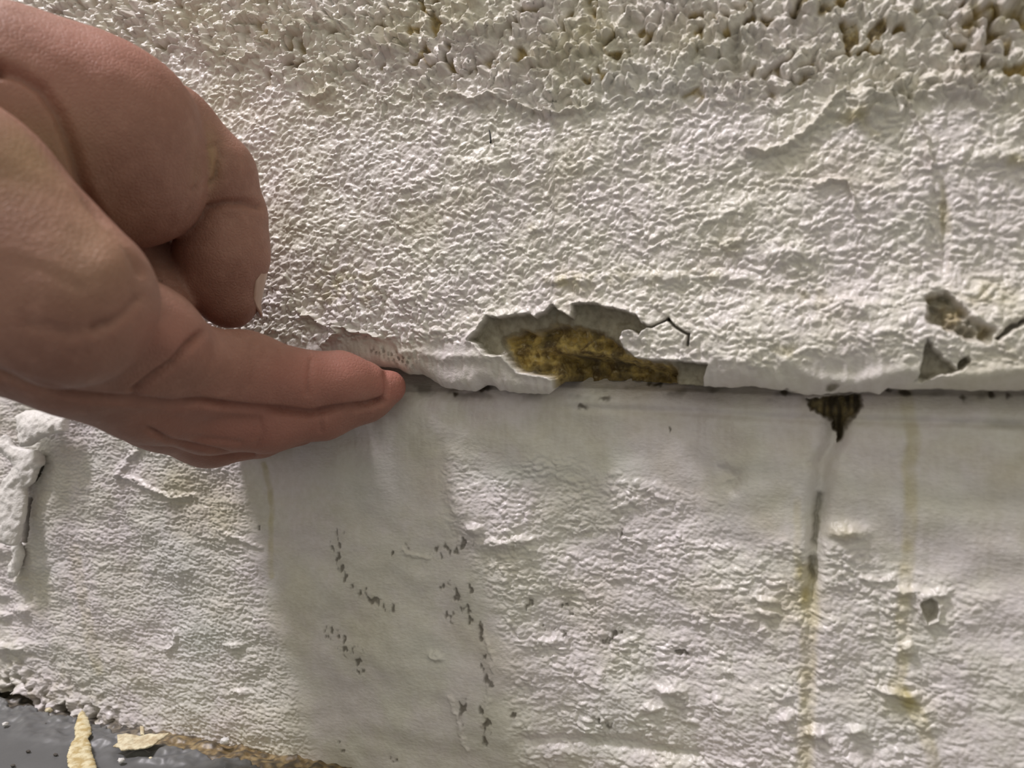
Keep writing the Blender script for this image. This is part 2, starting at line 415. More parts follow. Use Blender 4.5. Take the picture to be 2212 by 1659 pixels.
# ------------------------------------------------------------------ lower wall: painted plinth set back under the lip
Y0 = 0.008
FOOT = [(-600, 1440), (0, 1486), (60, 1494), (90, 1489), (108, 1522), (155, 1538), (175, 1530), (202, 1547), (225, 1560), (253, 1562), (290, 1564), (315, 1580), (330, 1592), (352, 1600), (390, 1594),
        (434, 1583), (470, 1590), (499, 1598), (560, 1612), (615, 1638), (669, 1656), (900, 1716), (2900, 2190)]
def mesh_wall_lower():
    pxs = np.arange(-620, 2920, 2.0)
    xs = x_of(pxs, Y0)
    left = xs[0] - np.array([2.2, 1.2, 0.6, 0.25, 0.1, 0.04, 0.015, 0.006, 0.002])
    right = xs[-1] + np.array([0.002, 0.006, 0.015, 0.04, 0.1, 0.25, 0.6, 1.2, 2.2])
    X = np.concatenate([left, xs, right])
    z = np.arange(-0.012, 0.112, 0.00022)
    gx, gz = np.meshgrid(X, z)
    px, py = px_of(gx, gz, Y0)
    wx = px + 5 * perlin(gx / .0022, gz / .0022, 111) + 3 * perlin(gx / .0009, gz / .0009, 112)
    wy = py + 5 * perlin(gx / .0022, gz / .0022, 113) + 3 * perlin(gx / .0009, gz / .0009, 114)
    lump = perlin(gx / 0.018, gz / 0.012, 121)
    # set-back of the plinth from the plaster face
    h = -interp(px, [(-600, .003), (0, .0035), (500, .0048), (900, .006), (1100, .0072), (1230, .0105), (1500, .0115), (1620, .0095), (1800, .0088), (2212, .009), (2900, .0095)])
    # smooth places: under the lip, and the trowelled stripe in the middle
    sm_top = sstep(30, -30, py - interp(px, [(-600, 850), (250, 880), (520, 960), (870, 990), (1000, 985), (1300, 1010), (1500, 1080), (1700, 1190), (1900, 1200), (2212, 1290)]) + 40 * lump)
    c0 = interp(py, [(850, 520), (1000, 530), (1200, 560), (1400, 620), (1659, 690)]); c1 = interp(py, [(850, 990), (1000, 960), (1150, 985), (1300, 1075), (1400, 1095), (1520, 1110), (1659, 1130)])
    stripe = sstep(-20, 30, wx - c0) * sstep(20, -30, wx - c1)
    rsm = sstep(1950, 2150, px) * .5
    amp = (1 - .93 * np.clip(sm_top + stripe, 0, 1)) * (1 - rsm)
    right_z = sstep(900, 1050, px)
    qx = gx + 0.0009 * perlin(gx / .004, gz / .004, 131); qz = gz + 0.0009 * perlin(gx / .004, gz / .004, 132)
    f1, rn = wcell(qx / .0023, qz / .0014, 141); g1 = np.clip(1 - (f1 * 1.75) ** 2, 0, 1) * (.1 + 1.4 * rn)
    f1b, _ = worley(qx / .0012, qz / .0008, 142); g2 = np.clip(1 - (f1b * 1.5) ** 2, 0, 1)
    streak = perlin(qx / .012, qz / .0013, 143); streak2 = perlin(qx / .006, qz / .0007, 144)
    weave = perlin(gx / .0008, gz / .0030, 145) * sstep(300, 560, px) * sstep(620, 480, px)
    patch = .45 + .75 * sstep(-.35, .35, perlin(gx / .009, gz / .006, 160))
    h += amp * (right_z * patch * (.00034 * g1 + .00024 * g2 + .00020 * perlin(qx / .005, qz / .0024, 146)) +
                (1 - right_z) * (.00014 * g1 + .00022 * g2 + .00010 * streak + .00009 * streak2 + .00014 * weave + .00012 * perlin(gx / .0013, gz / .0006, 149) + .00010 * perlin(gx / .0006, gz / .0016, 176) * sstep(300, 560, px)) + .00004 * streak)
    h += .00009 * perlin(gx / .0007, gz / .0007, 147) * (0.4 + amp) + .00007 * perlin(gx / .0010, gz / .007, 148) * sm_top
    h += 0.0008 * lump + 0.0008 * perlin(gx / .04, gz / .03, 124) + .00035 * perlin(gx / .006, gz / .005, 125)
    # shoulder: the top of the plinth rounds away under the lip
    zs = z_of(px, interp(px, [(-600, 860), (500, 872), (900, 880), (1200, 872), (1500, 885), (1700, 895), (2212, 900)]), Y0)
    t = np.clip(gz - zs, 0, 1)
    h -= .0022 * np.clip(t / .0045, 0, 1) ** 1.6 + 1.2 * np.clip(t - .0038, 0, 1)
    band = np.exp(-((py - interp(px, [(1180, 880), (1500, 892), (1700, 905), (2212, 918)])) / 9.) ** 2) * sstep(1180, 1260, px)
    h -= .0006 * band
    # foot of the wall swells out a little
    zb = z_of(px, interp(px, FOOT), Y0) + .0004 * perlin(gx / .0016, gz * 0, 126) + .0014 * sstep(350, 300, px)
    h += .002 * np.exp(-np.clip(gz - zb, 0, 1) / .012) * sstep(700, 200, px)
    rag = np.exp(-np.clip(gz - zb, 0, 1) / .007) * sstep(330, 120, px)
    crumb, _ = worley(qx / .0042, qz / .0034, 149)
    h += rag * (.0026 * np.clip(1 - crumb * 1.3, 0, 1) - .0012 + .0012 * perlin(qx / .004, qz / .003, 150))
    stain = np.zeros_like(h); mortar = np.zeros_like(h); earth = np.zeros_like(h); mould_shade = np.zeros_like(h); damp = np.zeros_like(h)
    # upright joint between two stones, with the open wedge at its top
    gd = np.abs(px + 4 * perlin(gz / .006, gz * 0, 151) - interp(py, [(860, 1815), (960, 1800), (1000, 1775), (1300, 1752), (1659, 1745)]))
    gw = interp(py, [(850, 28), (960, 22), (1250, 16), (1420, 12), (1659, 10)])
    h -= interp(py, [(850, .0032), (1250, .0026), (1330, .0008), (1659, .0003)]) * np.exp(-(gd / gw) ** 2)
    dg = polydist(wx, wy, [(1772, 1075), (1762, 1120), (1760, 1180)]); h -= .0016 * np.exp(-(dg / 7) ** 2); mortar += .4 * np.exp(-(dg / 5) ** 2)
    dg = polydist(wx, wy, [(1752, 1215), (1756, 1250)]); h -= .0014 * np.exp(-(dg / 7) ** 2); mortar += .55 * np.exp(-(dg / 5) ** 2)
    wd = polysd(wx, wy, [(1742, 862), (1780, 858), (1864, 850), (1860, 884), (1836, 912), (1820, 945), (1812, 958), (1806, 930), (1790, 905), (1770, 892), (1752, 885)])
    inw = sstep(3, -5, wd); h -= .0055 * inw
    mortar += inw; earth += .5 * inw; mould_shade += inw * sstep(-.35, .4, perlin(gx / .0012, gz / .005, 152)) * .9
    # knobs and pits
    for (bx, by, rx, ry, an, a) in [
        (1832, 1150, 36, 14, .1, .0030), (1030, 1142, 15, 10, 0, .0030), (1440, 1500, 30, 12, 0, .0026), (1400, 1540, 22, 8, 0, .0020), (1760, 1585, 24, 12, 0, .003),
        (1700, 1555, 14, 8, 0, .0022), (1650, 1300, 22, 8, .1, .0018), (1655, 1328, 24, 7, .2, .0018), (1850, 1580, 20, 8, 0, .0022), (1930, 1500, 40, 8, .3, .0022),
        (1960, 1400, 18, 16, 0, .0018), (946, 1412, 14, 8, .4, .0016), (535, 1485, 16, 6, 0, .0014), (525, 1385, 22, 6, 0, .0012), (1180, 1390, 28, 8, 0, .0016),
        (1100, 1170, 60, 10, -.1, .0014), (60, 1385, 46, 12, .1, .0024), (20, 1180, 46, 14, 0, .0026), (10, 1270, 40, 10, .2, .0022), (75, 1250, 14, 12, 0, .002),
        (80, 1310, 14, 10, 0, .002), (40, 1320, 16, 8, 0, .002)]:
        h += .7 * a * blob(wx, wy, bx, by, rx, ry, an, 2.4)
    pit = polysd(wx, wy, [(1990, 1300), (2010, 1296), (2030, 1310), (2026, 1340), (2008, 1350), (1992, 1330)]); h -= .0026 * sstep(3, -8, pit); mortar += .35 * sstep(0, -8, pit)
    ring = np.abs(pit); h += .0010 * np.exp(-(ring / 8) ** 2) * (pit > 0)
    dent = polydist(wx, wy, [(1560, 1020), (1590, 1030), (1580, 1055)]); h -= .0010 * np.exp(-(dent / 14) ** 2)
    edge = polydist(px, py, [(960, 960), (962, 1040), (975, 1110), (990, 1160)]); h -= .0003 * np.exp(-(edge / 14) ** 2)
    for pts, w, a in [([(285, 1022), (320, 1036), (350, 1050), (390, 1068), (440, 1068)], 4, .0009), ([(500, 1142), (545, 1162), (580, 1180)], 3.5, .0006),
                      ([(330, 960), (300, 990), (285, 1020)], 6, .0009), ([(400, 1355), (402, 1380), (385, 1395)], 4, .0010),
                      ([(880, 1185), (900, 1195), (930, 1205)], 4, .0005), ([(1040, 1350), (1070, 1420), (1050, 1560)], 4, .0004),
                      ([(980, 1500), (1000, 1560), (1012, 1620)], 4, .0005), ([(1940, 1275), (1990, 1290), (2040, 1282)], 8, .0010),
                      ([(1130, 1600), (1300, 1612), (1500, 1650)], 14, -.0012), ([(1860, 1250), (1900, 1262), (1930, 1250)], 6, .0008)]:
        d = polydist(wx, wy, pts); h += a * np.exp(-(d / w) ** 2)
    # yellow runs
    def run(pts, w, s, seed):
        d = polydist(px + 3 * perlin(gz / .004, gx * 0, seed), py, pts)
        return s * np.exp(-(d / w) ** 4) * (0.7 + .5 * perlin(gx / .003, gz / .004, seed + 1))
    stain += run([(1958, 845), (1966, 900), (1975, 960), (1962, 1010), (1970, 1060), (1966, 1150), (1962, 1230), (1950, 1340), (1958, 1420), (1936, 1480), (1990, 1560), (2020, 1659), (2030, 1760)], 16, .62, 161)
    stain += run([(1740, 1240), (1752, 1320), (1745, 1450), (1742, 1560), (1738, 1659), (1738, 1800)], 20, .62, 163)
    stain += run([(1722, 1080), (1722, 1250)], 9, .35, 164)
    stain += run([(585, 1000), (596, 1050), (600, 1120), (596, 1160), (600, 1240)], 6, .6, 165)
    stain += run([(185, 1180), (205, 1280), (225, 1380), (240, 1440)], 12, .35, 167)
    stain += .45 * blob(wx, wy, 490, 1100, 70, 60) + .3 * blob(wx, wy, 420, 1040, 80, 30) + .45 * blob(wx, wy, 1720, 1300, 60, 60) + .35 * blob(wx, wy, 600, 1620, 100, 30) + .4 * blob(wx, wy, 1960, 1530, 50, 40)
    stain += .35 * blob(wx, wy, 1830, 1150, 34, 16) + .22 * blob(px, py, 800, 1350, 60, 80) + .18 * sstep(.1, .7, perlin(gx / .02, gz / .015, 154))
    stain += .16 * sm_top * sstep(-.3, .5, perlin(gx / .007, gz / .010, 177)) * sstep(900, 1200, px)
    damp += .7 * blob(wx, wy, 1110, 1020, 90, 30) + .5 * blob(wx, wy, 1330, 1010, 60, 40) + .6 * blob(px, py, 400, 1200, 70, 120) + .5 * blob(wx, wy, 470, 1380, 70, 40) + .35 * sstep(.2, .8, perlin(gx / .03, gz / .022, 155))
    # mould specks
    sp, _ = worley(gx / .0013, gz / .0017, 156); sp2, _ = worley(gx / .0006, gz / .0009, 157)
    reg = np.zeros_like(h)
    for pts, w in [([(740, 1150), (738, 1200), (760, 1240)], 12), ([(775, 1262), (810, 1290), (850, 1312)], 10), ([(725, 1358), (750, 1380)], 12), ([(755, 1390), (770, 1400)], 14),
                   ([(786, 1410), (786, 1440)], 12), ([(950, 1190), (1000, 1180), (1010, 1172)], 14), ([(965, 1260), (990, 1280), (1010, 1310), (975, 1330)], 12),
                   ([(1018, 1265), (1016, 1310)], 6), ([(1005, 1335), (1035, 1350), (1038, 1375)], 8), ([(1044, 1410), (1055, 1450), (1058, 1480)], 9), ([(1052, 1530), (1056, 1570), (1050, 1600)], 10),
                   ([(1010, 1500), (1000, 1560)], 7), ([(1110, 1540), (1112, 1560)], 6), ([(855, 1620), (862, 1632)], 8), ([(740, 1600), (745, 1612)], 5), ([(1140, 1300), (1145, 1320)], 8),
                   ([(1215, 1315), (1218, 1330)], 8), ([(1172, 1360), (1190, 1365)], 8), ([(1210, 1362), (1214, 1375)], 10), ([(1300, 1390), (1330, 1375)], 9), ([(1330, 1160), (1338, 1164)], 8),
                   ([(1460, 1420), (1480, 1425)], 7), ([(1280, 1560), (1330, 1590)], 9), ([(575, 1138), (580, 1142)], 5), ([(890, 1165), (893, 1180)], 5), ([(860, 1190), (864, 1200)], 5)]:
        d = polydist(wx, wy, pts); reg = np.maximum(reg, np.exp(-(d / w) ** 2))
    spk = 1.25 * perlin(gx / .0016, gz / .0024, 156) + .5 * perlin(gx / .0006, gz / .0011, 157)
    mould_shade += sstep(.12, .70, spk + .55 * (reg - .6)) * sstep(.08, .40, reg) * .68 + .09 * reg
    h -= .0005 * mould_shade
    for pts in ([(114, 1003), (108, 1020), (98, 1036)], [(92, 1076), (88, 1110), (84, 1140), (79, 1164)]):  # shade in the gap between crust and plinth, painted on as dark lines
        d = polydist(px, py, pts); mould_shade += .95 * np.exp(-(d / 5) ** 4); h -= .002 * np.exp(-(d / 5) ** 4)
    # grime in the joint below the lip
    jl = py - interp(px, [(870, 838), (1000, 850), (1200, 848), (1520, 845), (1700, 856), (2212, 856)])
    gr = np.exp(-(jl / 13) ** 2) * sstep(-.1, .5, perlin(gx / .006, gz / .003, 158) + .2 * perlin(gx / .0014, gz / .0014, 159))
    mould_shade += .55 * gr * sstep(820, 900, px)
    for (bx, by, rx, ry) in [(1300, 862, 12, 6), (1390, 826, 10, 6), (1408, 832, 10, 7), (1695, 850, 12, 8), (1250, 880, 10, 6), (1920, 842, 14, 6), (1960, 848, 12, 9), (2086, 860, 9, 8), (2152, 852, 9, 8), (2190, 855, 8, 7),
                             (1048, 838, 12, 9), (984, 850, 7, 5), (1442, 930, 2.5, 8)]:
        mould_shade += .85 * blob(wx, wy, bx, by, rx, ry, 0, 4)
    mould_shade += .30 * np.exp(-((py - interp(px, [(1500, 905), (2212, 920)])) / 12) ** 2) * sstep(1900, 2050, px) * sstep(-.3, .5, perlin(gx / .006, gz / .003, 160))
    # bottom: the paint stops, brown bedding shows behind
    below = sstep(0.0002, -0.0006, gz - zb)
    h = h - below * (.0055 + .003 * sstep(330, 420, px) - .0012 * perlin(gx / .004, gz / .003, 170) - .0006 * perlin(gx / .0012, gz / .0012, 171))
    brown = sstep(330, 420, px); earth = np.maximum(earth, below * (.35 + .65 * brown)); mortar = np.maximum(mortar, below)
    mould_shade += below * (1 - brown) * .75 * sstep(-.4, .2, perlin(gx / .003, gz / .002, 172)) + below * brown * .75 * sstep(-.3, .4, perlin(gx / .003, gz / .0014, 173))  # bedding darkened in patches along the gap at the foot
    # ragged dark nibbles just above the bottom edge on the far left
    nb = sstep(.02, .35, perlin(qx / .0042, qz / .003, 174)) * np.exp(-np.clip(gz - zb, 0, 1) / .0045) * sstep(340, 200, px)
    h -= .0038 * nb; mortar += nb * .9; mould_shade += nb * .6
    wear = np.exp(-np.clip(gz - zb, 0, 1) / .010) * sstep(450, 150, px) * sstep(0, .5, perlin(gx / .003, gz / .003, 175))
    stain += .35 * wear; mortar += .35 * wear
    fade = sstep(xs[0] - .0005, xs[0] + .03, gx) * sstep(xs[-1] + .0005, xs[-1] - .01, gx)
    h = h * fade - .009 * (1 - fade)
    y = -h
    at = {k: np.clip(a, 0, 1) for k, a in dict(stain=stain, mortar=mortar, earth=earth, mould_shade=mould_shade, damp=damp).items()}
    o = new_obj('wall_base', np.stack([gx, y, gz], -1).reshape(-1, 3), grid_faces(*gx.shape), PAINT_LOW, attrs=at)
    o['kind'] = 'structure'
    return X, z, y
LOX, LOZ, LOY = mesh_wall_lower()
def base_y(x, z):
    i = int(np.argmin(np.abs(LOX - x))); j = int(np.argmin(np.abs(LOZ - z)))
    return float(LOY[j, i])

# ------------------------------------------------------------------ floor: grey painted concrete
def floor_material():
    m, nt, b = mat_new('grey_floor_paint')
    col = mixc(nt, ramp(nt, noise(nt, 60, 4), 0.35, 0.65), (0.125, 0.128, 0.130), (0.142, 0.145, 0.148))
    col = mixc(nt, attr(nt, 'dust'), col, (0.22, 0.22, 0.21))
    col = mixc(nt, attr(nt, 'earth'), col, mixc(nt, ramp(nt, noise(nt, 500, 5), .35, .65), (0.16, 0.11, 0.05), (0.36, 0.27, 0.14)))
    col = mixc(nt, attr(nt, 'mould_shade'), col, (0.05, 0.045, 0.04))
    nt.links.new(col, b.inputs['Base Color']); b.inputs['Roughness'].default_value = 0.42
    bump(nt, b, noise(nt, 500, 3), 0.00012, 0.5)
    return m

def mesh_floor():
    X = np.concatenate([[-2.4, -1.4, -.8, -.5, -.38, -.33], np.arange(-.31, -.03, .00035), [-.028, -.02, .0, .03, .1, .3, .8, 1.6, 2.3]])
    Y = np.concatenate([[-3.2, -2.0, -1.2, -.7, -.4, -.25, -.18, -.14], np.arange(-.12, .030, .00035), [.032, .05]])
    gx, gy = np.meshgrid(X, Y)
    d = gy - .0                                   # distance from the wall line
    n = perlin(gx / .007, gy / .006, 201); n2 = perlin(gx / .0022, gy / .002, 202)
    near = sstep(-.022, -.003, gy + .004 * n)
    z = .0002 * perlin(gx / .02, gy / .02, 203) + near * (.0008 + .0010 * n + .0003 * n2) + sstep(-.02, 0, gy) * .0003 * n2
    z += .0011 * np.exp(-(np.abs(gy + .012 + .004 * perlin(gx / .01, gx * 0, 204)) / .0012) ** 2) * sstep(.0, .4, perlin(gx / .012, gx * 0, 205))
    z += near * .0009 * np.clip(1 - worley(gx / .006, gy / .004, 206)[0] * 1.4, 0, 1)
    z[gy > .022] -= .001
    dust = near * .35 * sstep(-.3, .5, n2)
    # the paint layer ends in a torn edge short of the wall
    lim = -.0042 - .0008 * sstep(-.195, -.170, gx) + .0026 * perlin(gx / .009, gx * 0, 207) + .001 * perlin(gx / .0022, gy / .004, 208)
    torn = sstep(-.0003, .0004, gy - lim)
    z -= torn * (.0036 - .0018 * sstep(-.195, -.170, gx))
    earth = torn * (.35 + .65 * sstep(-.190, -.165, gx)); mould_shade = torn * (.95 - .20 * sstep(-.195, -.170, gx)) * sstep(-.2, .4, n2)  # torn strip darkened in patches, so the gap at the wall reads dark
    o = new_obj('floor', np.stack([gx, gy, z], -1).reshape(-1, 3), grid_faces(*gx.shape), floor_material(), attrs=dict(dust=dust, earth=earth, mould_shade=mould_shade))
    o['kind'] = 'structure'
mesh_floor()

# ------------------------------------------------------------------ the hand
def surface_nets(sd, ax, ay, az):
    s = sd < 0
    nx, ny, nz = sd.shape
    acc = np.zeros((nx - 1, ny - 1, nz - 1, 3), np.float32); cnt = np.zeros((nx - 1, ny - 1, nz - 1), np.float32)
    axes = (ax, ay, az)
    for a in range(3):
        sl0 = [slice(None)] * 3; sl1 = [slice(None)] * 3
        sl0[a] = slice(0, -1); sl1[a] = slice(1, None)
        v0 = sd[tuple(sl0)]; v1 = sd[tuple(sl1)]
        cr = s[tuple(sl0)] != s[tuple(sl1)]
        I = np.argwhere(cr)
        t = v0[cr] / (v0[cr] - v1[cr])
        pos = np.zeros((len(I), 3), np.float32)
        for b in range(3):
            A = axes[b]
            pos[:, b] = A[I[:, b]] if b != a else A[I[:, b]] + t * (A[I[:, b] + 1] - A[I[:, b]])
        o = [b for b in range(3) if b != a]
        for d0 in (0, -1):
            for d1 in (0, -1):
                J = I.copy(); J[:, o[0]] += d0; J[:, o[1]] += d1
                ok = (J >= 0).all(1) & (J[:, 0] < nx - 1) & (J[:, 1] < ny - 1) & (J[:, 2] < nz - 1)
                Jo = J[ok]
                np.add.at(acc, (Jo[:, 0], Jo[:, 1], Jo[:, 2]), pos[ok]); np.add.at(cnt, (Jo[:, 0], Jo[:, 1], Jo[:, 2]), 1)
    act = cnt > 0
    idx = np.full(cnt.shape, -1, np.int64); idx[act] = np.arange(act.sum())
    verts = acc[act] / cnt[act][:, None]
    quads = []
    for a in range(3):
        sl0 = [slice(None)] * 3; sl1 = [slice(None)] * 3
        sl0[a] = slice(0, -1); sl1[a] = slice(1, None)
        s0 = s[tuple(sl0)]; s1 = s[tuple(sl1)]
        I = np.argwhere(s0 != s1); inside0 = s0[s0 != s1]
        b, c = (a + 1) % 3, (a + 2) % 3
        ok = (I[:, b] > 0) & (I[:, c] > 0) & (I[:, b] < sd.shape[b] - 1) & (I[:, c] < sd.shape[c] - 1)
        I = I[ok]; inside0 = inside0[ok]
        def g(db, dc):
            J = I.copy(); J[:, b] += db; J[:, c] += dc
            return idx[J[:, 0], J[:, 1], J[:, 2]]
        q = np.stack([g(-1, -1), g(0, -1), g(0, 0), g(-1, 0)], -1)
        q[~inside0] = q[~inside0][:, ::-1]
        quads.append(q)
    return verts, np.concatenate(quads)

def smin(a, b, k):
    h = np.maximum(k - np.abs(a - b), 0) / k
    return np.minimum(a, b) - h * h * k * 0.25

def H(px, py, t):
    """hand joints, in lens-axis coordinates (right, up, depth)"""
    return np.array([(px - CX) / F * t, (CY - py) / F * t, t])

def to_world(q):
    q = np.asarray(q, float)
    return CAM + q[..., 0:1] * RGT + q[..., 1:2] * UP + q[..., 2:3] * FWD

def build_hand():
    # joints: (px, py, depth) and flesh radius in metres
    fingers = {
        'index': [((215, 700, .130), .0112), ((308, 745, .1385), .0109), ((398, 804, .150), .0097), ((530, 808, .1605), .0087), ((640, 826, .1680), .0070), ((735, 828, .1735), .0068), ((790, 829, .1765), .0052)],
        'middle': [((170, 728, .135), .0145), ((330, 830, .151), .0115), ((455, 880, .163), .0098), ((580, 893, .170), .0084), ((700, 880, .1755), .0070), ((790, 853, .1795), .0060), ((842, 836, .1815), .0040)],
        'ring': [((210, 765, .157), .0134), ((350, 870, .173), .0108), ((452, 926, .1845), .0092), ((560, 920, .1875), .0075), ((640, 903, .1895), .0064), ((720, 880, .1905), .0052)],
        'little': [((260, 775, .175), .0118), ((380, 860, .188), .0090), ((482, 925, .1975), .0074), ((560, 915, .1970), .0064), ((650, 885, .1955), .0052)],
    }
    meta = {
        'index': [((130, 648, .116), .0142), ((-110, 425, .113), .0148), ((-330, 300, .115), .0170), ((-640, 230, .124), .0190)],
        'middle': [((170, 728, .135), .0145), ((-60, 640, .132), .0150), ((-330, 480, .130), .0170), ((-620, 330, .130), .0190)],
        'ring': [((210, 765, .157), .0134), ((-20, 690, .150), .0140), ((-300, 560, .145), .0160), ((-590, 390, .137), .0180)],
        'little': [((260, 775, .175), .0118), ((20, 700, .165), .0130), ((-280, 590, .158), .0150), ((-560, 420, .145), .0170)],
    }
    thenar = [((-420, 295, .130), .0215), ((-80, 298, .140), .0225), ((95, 296, .148), .0222), ((235, 292, .152), .0166), ((292, 388, .158), .0142)]
    thumb1 = [((225, 270, .154), .0150), ((350, 300, .164), .0120), ((455, 378, .170), .0098), ((478, 440, .174), .0090)]
    thumb2 = [((494, 470, .1740), .0090), ((482, 545, .1755), .0102), ((478, 605, .177), .0091), ((497, 648, .178), .0066)]
    web = [((170, 450, .160), .0130), ((262, 540, .178), .0130), ((300, 575, .180), .0115), ((325, 640, .171), .0080), ((340, 720, .163), .0085)]
    arm = [((-640, 270, .126), .0235), ((-1000, 300, .128), .0250)]
    ax = np.concatenate([np.arange(-.40, -.096, .0022), np.arange(-.096, -.0225, .00058)]).astype(np.float32)
    ay = np.arange(-.045, .098, .00062).astype(np.float32)
    az = np.concatenate([np.arange(-.03, .088, .0030), np.arange(.088, .211, .00075)]).astype(np.float32)
    def chain(pts, k):
        d = None
        for (a, ra), (b, rb) in zip(pts[:-1], pts[1:]):
            e = cone(H(*a) if len(a) == 3 and a[2] < 1 else np.array(a), H(*b), ra, rb)
            d = e if d is None else smin(d, e, k)
        return d
    GX, GY, GZ = ax[:, None, None], ay[None, :, None], az[None, None, :]
    def cone(a, b, ra, rb):
        ab = b - a; L = float(ab @ ab)
        dx = GX - a[0]; dy = GY - a[1]; dz = GZ - a[2]
        t = np.clip((dx * ab[0] + dy * ab[1] + dz * ab[2]) / L, 0, 1).astype(np.float32)
        return (np.sqrt((dx - t * ab[0]) ** 2 + (dy - t * ab[1]) ** 2 + (dz - t * ab[2]) ** 2) - (ra + (rb - ra) * t)).astype(np.float32)
    palm = None
    for k in ('middle', 'ring', 'little'):
        c = chain(meta[k], .004); palm = c if palm is None else smin(palm, c, .010)
    palm = smin(palm, chain(meta['index'], .004), .006)
    A = H(-640, 270, .126); B = H(-640, 380, .140); E = np.array([-.36, .004, .035]); E2 = E + np.array([0, -.008, .012])
    palm = smin(palm, smin(cone(A, E, .0215, .036), cone(B, E2, .0215, .034), .014), .022)
    body = smin(palm, chain(web, .004), .0045)
    body = smin(body, chain(thenar, .007), .0022)
    t1 = chain(thumb1, .003)
    th = smin(t1, chain(thumb2, .003), .0018)
    body = smin(body, th, .0016)
    del th, t1
    palm_k = dict(index=.0022, middle=.0011, ring=.0011, little=.0011)
    for k in ('index', 'middle', 'ring', 'little'):
        # each finger grows out of its own knuckle and stays apart from its neighbours
        body = smin(body, chain(fingers[k], .0035), palm_k[k])
    v, q = surface_nets(body, ax, ay, az)
    del body
    # normals for the fine carving
    v = v.astype(np.float64)
    def normals(v):
        a = v[q[:, 2]] - v[q[:, 0]]; b = v[q[:, 3]] - v[q[:, 1]]
        fn = np.cross(a, b); n = np.zeros_like(v)
        for k in range(4): np.add.at(n, q[:, k], fn)
        return n / (np.linalg.norm(n, axis=1, keepdims=True) + 1e-12)
    # light smoothing
    e0 = np.concatenate([q[:, 0], q[:, 1], q[:, 2], q[:, 3]]); e1 = np.concatenate([q[:, 1], q[:, 2], q[:, 3], q[:, 0]])
    for _ in range(3):
        s = np.zeros_like(v); c = np.zeros(len(v)); np.add.at(s, e0, v[e1]); np.add.at(c, e0, 1); np.add.at(s, e1, v[e0]); np.add.at(c, e1, 1)
        v = v * .45 + .55 * s / c[:, None]
    n = normals(v)
    if n[np.argmin(v[:, 2] + (v[:, 0] < -.09) * 9)][2] > 0: q = q[:, ::-1].copy(); n = -n
    front = sstep(.10, -.25, n[:, 2])            # the side that shows its palm
    px = CX + F * v[:, 0] / np.maximum(v[:, 2], .02); py = CY - F * v[:, 1] / np.maximum(v[:, 2], .02)
    t = v[:, 2]
    disp = np.zeros(len(v))
    for pts, w, d, lo, hi in [
        ([(458, 708), (425, 728), (395, 752), (370, 785), (335, 812), (290, 846)], 8, .00135, .12, .17),      # big joint crease
        ([(296, 648), (272, 676), (240, 698), (205, 714)], 9, .0006, .10, .16),
        ([(-60, 790), (0, 808), (90, 838), (175, 857), (264, 862), (374, 876), (439, 868), (529, 881), (610, 889), (671, 895), (732, 883), (793, 876), (825, 866)], 7, .0016, .08, .19),
        ([(317, 923), (366, 953), (440, 969), (500, 983), (549, 985)], 5, .0009, .14, .19),
        ([(824, 868), (835, 850), (837, 826), (832, 806)], 4.5, .0006, .15, .19),
        ([(545, 735), (538, 770), (548, 800), (540, 830)], 6, .00028, .14, .18),
        ([(672, 778), (668, 815), (664, 850)], 5, .00042, .14, .18),
        ([(0, 148), (50, 165), (92, 192), (130, 250), (160, 330), (182, 410), (230, 500), (300, 585)], 13, .0013, .111, .17),
        ([(-200, 120), (-80, 130), (0, 148)], 14, .0011, .10, .17),
        ([(432, 300), (430, 345), (428, 400), (420, 440), (400, 480), (385, 500)], 7, .0010, .14, .19),
        ([(420, 412), (445, 400), (465, 384), (470, 350)], 6, .0006, .15, .19),
        ([(404, 492), (425, 470), (450, 450), (482, 440), (530, 438), (562, 446)], 8, .0011, .15, .19),
        ([(430, 345), (446, 320), (470, 310), (478, 340)], 6, .0005, .15, .19),
        ([(300, 900), (366, 930), (440, 948), (520, 955)], 6, .0003, .15, .19),
        ([(560, 905), (570, 935), (556, 960)], 5, .0003, .15, .19), ([(690, 890), (694, 930)], 5, .0003, .15, .19),
        ([(345, 605), (370, 622), (392, 640)], 5, .0004, .14, .17), ([(330, 590), (350, 610), (380, 616)], 4, .0004, .14, .17),
        ([(60, 700), (150, 720), (230, 700)], 16, .0003, .10, .14), ([(0, 560), (90, 580), (170, 620)], 16, .0002, .1, .14)]:
        dd = polydist(px, py, pts)
        disp -= 1.45 * d * np.exp(-(dd / w) ** 2) * front * sstep(lo, lo + .004, t) * (t < hi)
    # cushions beside the creases
    for (bx, by, rx, ry, a) in [(450, 345, 18, 40, .0009), (350, 740, 50, 40, .0010), (480, 780, 70, 50, .0006), (235, 585, 50, 60, .0010), (740, 830, 60, 40, .0004), (490, 500, 60, 40, .0005)]:
        disp += a * blob(px, py, bx, by, rx, ry) * front
    wx, wz = v[:, 0], v[:, 1] + v[:, 2] * .7
    disp += .00028 * perlin(wx / .012, wz / .012, 301) + .00010 * perlin(wx / .004, wz / .004, 302)
    back = 1 - front
    v = v + n * disp[:, None]
    yellow = np.clip(blob(px, py, 447, 350, 26, 60) * .9 + blob(px, py, 60, 330, 120, 90) * .65 + blob(px, py, 200, 520, 100, 120) * .35, 0, 1) * front
    red = np.clip(.9 * blob(px, py, 720, 800, 170, 60) + .7 * blob(px, py, 560, 930, 240, 80) + .5 * blob(px, py, 200, 120, 220, 110) + 1.0 * blob(px, py, 860, 830, 40, 40) + .5 * blob(px, py, 380, 720, 90, 60), 0, 1)
    dark = np.clip(.6 * blob(px, py, 140, 850, 200, 60), 0, 1)

    m, nt, b = mat_new('skin')
